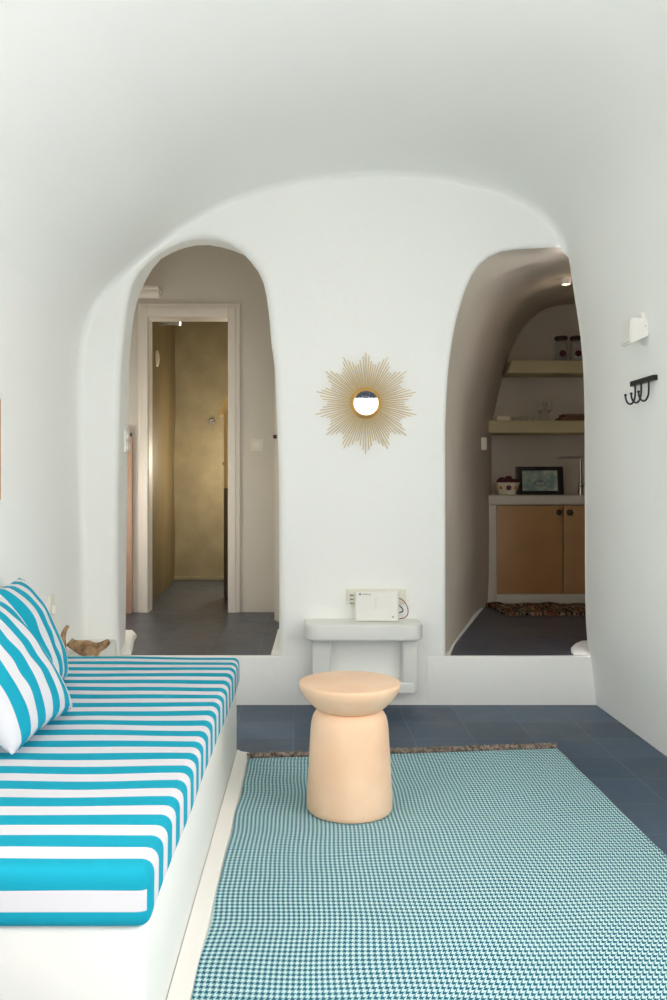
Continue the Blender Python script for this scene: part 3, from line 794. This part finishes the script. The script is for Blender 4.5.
# ---------------------------------------------------------------- hall details
HY = HB-.001
q = P(257, 445, HB); sw = empty('light_switch', q, 'square switch plate on the hall wall right of the inner door', 'switch')
obj('plate', B((q.x-.043, HB-.01, q.z-.043), (q.x+.043, HB+.002, q.z+.043), .004), M['cream'], sw)
obj('rocker', B((q.x-.022, HB-.014, q.z-.022), (q.x+.022, HB-.008, q.z+.022), .003), M['plastic'], sw)
q = P(127, 441, 4.80)
sw = empty('light_switch', q, 'narrow white double switch seen edge on at the left arch jamb', 'switch')
q.x -= .006
obj('plate', B((q.x-.012, q.y-.05, q.z-.065), (q.x+.01, q.y+.035, q.z+.065), .004), M['plastic'], sw)
for dz in (.028, -.03): obj('rocker', B((q.x, q.y-.03, q.z+dz-.02), (q.x+.018, q.y+.02, q.z+dz+.02), .004), M['plastic'], sw)
# low pinkish door leaf standing against the left side of the hall
a = P(120, 613, 6.13); b_ = P(133, 433, 6.13)
dl = empty('wooden_panel', ((a.x+b_.x)/2, 6.13, SILL), 'narrow pinkish wooden panel standing just inside the left arch', 'panel')
obj('board', B((a.x, 6.11, SILL+.002), (b_.x-.004, 6.14, b_.z), .003), M['pink'], dl)
q = P(130.5, 434.5, 6.11); obj('latch', B((q.x-.016, 6.095, q.z-.012), (q.x+.008, 6.112, q.z+.01), .003), M['darkwood'], dl)
q = P(275, 437, 5.85); kb = tag(obj('wall_hook', B((q.x-.012, 5.80, q.z-.012), (q.x+.14, 5.84, q.z+.012), .005), M['darkwood']), 'small dark peg on the hall wall at the right edge of the left arch', 'hook')
# cornice
a = P(128, 296, 6.05); b_ = P(159.5, 286, 6.05)
bm = bmesh.new(); box(bm, (a.x-.3, 6.02, (a.z+b_.z)/2+.008), (b_.x, HB, b_.z), .006); tube(bm, [(a.x-.3, 6.09, a.z+.022), (b_.x-.006, 6.09, a.z+.022)], .03, 16)
tag(obj('pipe_box', bm, M['trimwhite']), 'white horizontal pipe boxing high on the hall wall above the inner door corner', 'pipe')

# passage details
a = P(157.5, 325, 7.0); b_ = P(181, 319.5, 7.0)
cl = empty('ceiling_light', ((a.x+b_.x)/2, 7.0, b_.z), 'slim grey light fitting with a bright end, high inside the ochre passage', 'lamp')
obj('body', B((a.x, 6.98, a.z), (b_.x-.01, 7.03, 2.76), .006), M['steel'], cl)
m_lit = mat('lit_bulb', (1, .9, .7, 1), .4, emit=(1, .85, .6, 1), estr=1.2)
obj('bulb', T([(b_.x-.008, 7.0, a.z-.003), (b_.x-.008, 7.0, b_.z)], .008, 12), m_lit, cl)
q = P(157, 358.5, 6.75)
bm = bmesh.new()
X = (150-CX)*6.3/F
bmesh.ops.create_uvsphere(bm, u_segments=20, v_segments=12, radius=1)
xw = pa.x+(pb.x-pa.x)*((q.y-HB)/(PB-HB)); 
for v in bm.verts: v.co = Vector((xw+.004+v.co.x*.02, q.y+v.co.y*.05, q.z+v.co.z*.065))
tag(obj('wall_highlight', bm, M['ceramic']), 'small pale oval stand-in for a reflected highlight on the left wall of the ochre passage', 'highlight')  # pale oval body stands in for a reflected highlight on the wall
q = P(212, 422, PB); hkk = empty('robe_hook', q, 'small chrome hook on the back wall of the ochre passage', 'hook')
bm = bmesh.new(); disc_y(bm, q, [(0, -.012), (.028, -.012), (.032, 0), (0, 0)], 24); obj('plate', bm, M['chrome'], hkk)
bm = T([q+Vector((.0, -.01, 0)), q+Vector((.01, -.05, -.006)), q+Vector((.04, -.06, .012))], .008, 8); obj('prong', bm, M['chrome'], hkk)
# door leaf swung open into the passage, seen almost edge on
dr = empty('inner_door', (i1, 6.36, SILL), 'inner door with golden upper panel and dark lower part, seen almost edge on', 'door')
far = P(226.3, 480, 7.0); near = Vector((i1+.02, 6.37, 0)); dirv = Vector((far.x-near.x, far.y-near.y, 0)); nv = Vector((-dirv.y, dirv.x, 0)).normalized()*.02
def slab(p, q_, z0, z1, n):
    bm = bmesh.new(); c = [p-n, p+n, q_+n, q_-n]
    va = [bm.verts.new((v.x, v.y, z0)) for v in c]; vb = [bm.verts.new((v.x, v.y, z1)) for v in c]
    bm.faces.new(va[::-1]); bm.faces.new(vb)
    for i in range(4): bm.faces.new((va[i], va[(i+1) % 4], vb[(i+1) % 4], vb[i]))
    return bm
zs = P(0, 488, 7.0).z; zt = P(0, 413, 7.0).z
obj('lower_panel', slab(near, far, SILL+.01, zs, nv), M['darkwood'], dr)
obj('upper_panel', slab(near, far, zs, zt, nv), M['goldtone'], dr)  # upper half and arched head golden, lower half dark
# arched head
bm = bmesh.new(); cX, cZ = P(236, 416, 7.02).x, P(236, 416, 7.02).z; arc = []
for rad in (P(236, 0, 7.02).x-P(220, 0, 7.02).x, ):
    for k in range(17): a = math.pi/2+math.pi/2*k/16; arc.append((cX+rad*math.cos(a), cZ+rad*1.45*math.sin(a)))
prism(bm, arc+[(cX, cZ)], 'y', 7.0, 7.04); obj('arched_head', bm, M['goldtone'], dr)
q = P(227, 462, 6.94)
obj('handle_plate', B((q.x-.008, 6.93, q.z-.065), (q.x+.012, 6.985, q.z+.065), .004), M['black'], dr)
q = P(222.5, 464, 6.92); obj('door_handle', T([q+Vector((.045, .03, .004)), q+Vector((.02, .0, .002)), q], [.008, .009, .014], 10), M['chrome'], dr)
point('passage_fill', (-.45, 7.5, 1.35), 8.5, (1, .89, .70), .1)  # unseen point light without a fitting, added to brighten the passage
point('hall_fill', (-1.25, 5.45, 1.1), 2.6, (1, .95, .84), .12)  # added fill light, hidden behind the left jamb, brightens the hall

# ---------------------------------------------------------------- kitchen
KY = 6.62; KZ = 1.068
def kx(px, Y=KY): return P(px, 0, Y).x
def kz(py, Y=KY): return P(0, py, Y).z
ct = empty('kitchen_counter', (1.9, KY, SILL), 'white masonry kitchen counter framing the birch cupboard', 'counter')
XR = 3.0
bm = bmesh.new()
box(bm, (kx(484.5), KY, SILL), (kx(497), KB-.02, KZ-.07), .01)
box(bm, (kx(497)-.005, KY+.004, SILL), (XR, KB-.02, kz(594.5)), .006)
obj('plinth', bm, M['counter'], ct)
bm = bmesh.new(); box(bm, (kx(484.3), KY-.004, kz(505)), (XR, KB-.02, KZ), .012); obj('worktop', bm, M['counter'], ct)
cu = empty('cupboard', (kx(530), KY+.02, kz(594.5)), 'birch plywood cupboard with round knobs set under the kitchen worktop', 'cupboard')
kn = M['darkwood']
for (p0, p1, kp) in ((497.3, 563.2, 559), (564.2, 632, 569.5)):
    d = obj('door', B((kx(p0), KY+.012, kz(594)), (kx(p1), KY+.034, kz(505.6)), .003), M['birch'], cu)
    c = Vector((kx(kp), KY+.012, kz(512.3))); bm = bmesh.new(); disc_y(bm, c, [(0, -.034), (.017, -.031), (.024, -.022), (.021, -.013), (.010, -.008), (.010, 0), (0, 0)], 20)
    obj('knob', bm, kn, d)
def shelf(x0, xt, ytop, ybot, label):
    Y = 6.85
    a = P(x0, ybot, Y); t = P(xt, ytop, Y)
    bm = bmesh.new(); box(bm, (a.x, Y, a.z), (XR, KB, t.z), .008)
    for v in bm.verts:
        if v.co.x < a.x+.05: v.co.x += (t.x-a.x)*(v.co.z-a.z)/(t.z-a.z)
    return tag(obj('wall_shelf', bm, M['shelf']), label, 'shelf'), t.z
_, zU = shelf(507.5, 512, 360.5, 373, 'upper thick cream shelf in the kitchen alcove carrying two lidded jars')
_, zL = shelf(486.5, 489, 420.5, 433, 'lower thick cream shelf in the kitchen alcove carrying glasses and a tray')
def jar(px, label):
    Y = 6.97; c = Vector((kx(px, Y), Y, zU+.001)); j = empty('glass_jar', c, label, 'jar', 'lidded jars on the upper shelf')
    bm = bmesh.new(); lathe(bm, [(0, .004), (.044, 0), (.047, .006), (.047, .145), (.04, .168), (.034, .178), (.031, .178), (.037, .166), (.044, .143), (.044, .008), (0, .007)], c, 28); obj('body', bm, M['glass'], j)
    bm = bmesh.new(); lathe(bm, [(0, .176), (.046, .176), (.052, .182), (.052, .198), (.044, .206), (0, .208)], c, 28); obj('lid', bm, M['jar_lid'], j)
    bm = bmesh.new(); disc_y(bm, c+Vector((0, -.046, .065)), [(0, -.003), (.024, -.003), (.026, 0), (0, .002)], 24); obj('round_label', bm, M['fruit'], j)
jar(561, 'glass jar with a dark lid and round dark label, left one on the upper shelf')
jar(576.5, 'glass jar with a dark lid beside the wall edge, right one on the upper shelf')
def on_shelf(px, Y): return Vector((kx(px, Y), Y, zL+.001))
c = on_shelf(502.5, 6.95); tag(obj('small_box', B(c+Vector((-.05, -.03, 0)), c+Vector((.05, .03, .042)), .004), M['ceramic']), 'small pale box at the left end of the lower shelf', 'box')
gl = 'small tumblers on the lower shelf'
for k, px in enumerate((514, 519.5, 526, 531.5)):
    c = on_shelf(px, 6.95); bm = bmesh.new(); lathe(bm, [(0, .002), (.014, 0), (.018, .036), (.0165, .036), (.013, .004), (0, .004)], c, 18)
    tag(obj('tumbler', bm, M['glass']), ('small glass tumbler next to the pale box, first of four', 'small glass tumbler, second of four counted from the pale box', 'small glass tumbler, third of four counted from the pale box', 'small glass tumbler nearest the stemmed glasses, last of four')[k], 'glass', gl)
for px, lab in ((540.5, 'stemmed glass on the lower shelf, beside the small tumblers'), (549, 'stemmed glass on the lower shelf, nearest the wooden tray')):
    c = on_shelf(px, 6.95); g_ = empty('wine_glass', c, lab, 'glass', 'stemmed glasses on the lower shelf')
    bm = bmesh.new(); lathe(bm, [(0, 0), (.028, 0), (.028, .003), (.006, .006), (.0035, .012), (.0035, .065), (.006, .07)], c, 20); obj('stem', bm, M['glass'], g_)
    bm = bmesh.new(); lathe(bm, [(.005, .069), (.018, .085), (.024, .11), (.022, .155), (.0205, .155), (.022, .11), (.016, .088), (0, .074)], c, 20); obj('bowl', bm, M['glass'], g_)
c = on_shelf(575, 6.95); tag(obj('serving_tray', B(c+Vector((-.13, -.06, 0)), c+Vector((.2, .1, .028)), .006), M['traywood']), 'brown wooden tray lying at the right of the lower shelf', 'tray')
tag(obj('serving_board', B(c+Vector((-.10, -.04, .03)), c+Vector((.2, .1, .055)), .006), M['traywood']), 'thin wooden board stacked on the brown tray', 'board')

# bowl of fruit
Y = 6.76; c = Vector((kx(506.5, Y), Y, KZ+.001)); bw = empty('fruit_bowl', c, 'cream painted bowl with a flower, standing on the worktop beside the black frame', 'bowl')
bm = bmesh.new(); lathe(bm, [(0, .004), (.06, 0), (.066, .004), (.098, .088), (.101, .095), (.095, .095), (.06, .014), (0, .012)], c, 40); obj('body', bm, M['ceramic'], bw)
for dx, r_, m_ in ((-.004, .02, 'fruit'), (-.058, .012, 'ochreprint'), (.052, .014, 'ochreprint')):
    y = -math.sqrt(max(0, .088**2-dx*dx)); bm = bmesh.new(); disc_y(bm, c+Vector((dx, y-.001, .055)), [(0, -.004), (r_, -.003), (r_, .002), (0, .002)], 18)
    obj('flower', bm, M[m_], bw)
sp = [(-.055, -.02, .098), (-.015, -.05, .10), (.03, -.045, .098), (.062, -.01, .10), (-.03, .02, .112), (.015, -.005, .122), (.04, .035, .105)]
labs = ['at the left rim of the bowl', 'at the front left of the bowl', 'at the front right of the bowl', 'at the right rim of the bowl', 'at the back left of the bowl', 'topmost in the bowl', 'at the back right of the bowl']
for (dx, dy, dz), lb in zip(sp, labs):
    bm = bmesh.new(); bmesh.ops.create_uvsphere(bm, u_segments=16, v_segments=10, radius=.028, matrix=Matrix.Translation(c+Vector((dx, dy, dz))))
    for v in bm.verts:
        o = v.co-(c+Vector((dx, dy, dz)))
        if o.z > .02 and Vector((o.x, o.y)).length < .012: v.co.z -= .006
    tag(obj('fruit', bm, M['fruit']), 'dark red fruit '+lb, 'fruit', 'dark red fruit in the cream bowl')
# framed print leaning on the wall
Y = 6.88; a = P(517, 494, Y); b_ = P(564, 466, Y); z0 = KZ+.001
pr = empty('framed_print', ((a.x+b_.x)/2, Y, z0), 'small pale print in a wide black frame standing on the kitchen worktop', 'picture')
hh = b_.z-a.z; lean = .05
def lean_box(x0, x1, za, zb, d0, d1, r=.003):
    bm = B((x0, Y+d0, z0+za), (x1, Y+d1, z0+zb), r)
    for v in bm.verts: v.co.y += (v.co.z-z0)*.12
    return bm
bm = lean_box(a.x, a.x+.045, 0, hh, 0, .022)
for arr in ((b_.x-.045, b_.x, 0, hh), (a.x+.044, b_.x-.044, 0, .03), (a.x+.044, b_.x-.044, hh-.03, hh)):
    b2 = lean_box(*arr, 0, .022); me = bpy.data.meshes.new('t'); b2.to_mesh(me); bm.from_mesh(me); b2.free(); bpy.data.meshes.remove(me)
obj('frame', bm, M['blackplastic'], pr)
obj('print', lean_box(a.x+.044, b_.x-.044, .03, hh-.03, .01, .018, 0), M['art'], pr)
bm = bmesh.new(); cc = Vector(((a.x+b_.x)/2, Y+.01, z0+hh*.40))
tube(bm, [cc+Vector((.045*math.cos(t*2*math.pi/20), -.002+.12*hh*.4, .02*math.sin(t*2*math.pi/20))) for t in range(21)], .004, 6)
obj('printed_oval', bm, M['grey'], pr)
# faucet
Y = 6.86; fx = kx(580.5, Y); zt = kz(457.5, Y)
fc = empty('faucet', (fx, Y, KZ), 'tall steel kitchen faucet with a long square spout on the worktop', 'faucet')
obj('column', T([(fx, Y, KZ), (fx, Y, zt)], .011, 14), M['steel'], fc)
obj('spout', B((kx(557, Y), Y-.011, zt-.010), (fx+.011, Y+.011, zt+.010), .004), M['steel'], fc)
obj('handle', T([(fx, Y-.012, KZ+.07), (fx+.03, Y-.05, KZ+.075)], [.012, .01], 10), M['chrome'], fc)
obj('base', T([(fx, Y, KZ), (fx, Y, KZ+.09)], .019, 14), M['steel'], fc)
# switch on the tunnel wall
q = P(484, 444, 6.42)
sw = empty('light_switch', q, 'small cream switch on the kitchen tunnel wall left of the lower shelf', 'switch')
obj('plate', B((q.x-.03, q.y-.045, q.z-.045), (q.x+.012, q.y+.03, q.z+.045), .004), M['cream'], sw)
# recessed spot in the kitchen ceiling
q = P(566, 283.5, 5.6)
cl = empty('ceiling_spot', q, 'small lit spotlight in the kitchen tunnel ceiling', 'lamp')
bm = bmesh.new(); lathe(bm, [(0, -.004), (.022, -.004), (.022, .01), (0, .01)], q, 24); obj('bulb', bm, m_lit, cl)
bm = bmesh.new(); lathe(bm, [(.023, -.006), (.029, -.004), (.029, .05), (.023, .05)], q, 24); obj('ring', bm, M['trimwhite'], cl)
point('spot_light', (q.x+.15, q.y-.0, q.z-.12), 0.35, (1, .82, .62), .04)

# rag rug in front of the counter
bm = bmesh.new(); g = []
nx, ny = 60, 16
for i in range(nx+1):
    g.append([])
    for j in range(ny+1):
        u, v = i/nx, j/ny; X = kx(500, 6.2)+1.1*u+.05*v; Yy = 6.03+.5*v+.015*noise.noise(Vector((u*6, v, 2)))
        z = SILL+.016+.016*max(0, noise.noise(Vector((u*9, v*4, 5)))+.3)
        g[i].append(bm.verts.new((X-.08*v*(1-u), Yy, z)))
for i in range(nx):
    for j in range(ny): bm.faces.new((g[i][j], g[i+1][j], g[i+1][j+1], g[i][j+1]))
ex = bmesh.ops.extrude_face_region(bm, geom=bm.faces[:])
for v in [e for e in ex['geom'] if isinstance(e, bmesh.types.BMVert)]: v.co.z = SILL+.001
tag(obj('rag_rug', bm, M['rag'], smooth=60), 'multicoloured rag rug on the kitchen floor in front of the cupboard', 'rug')
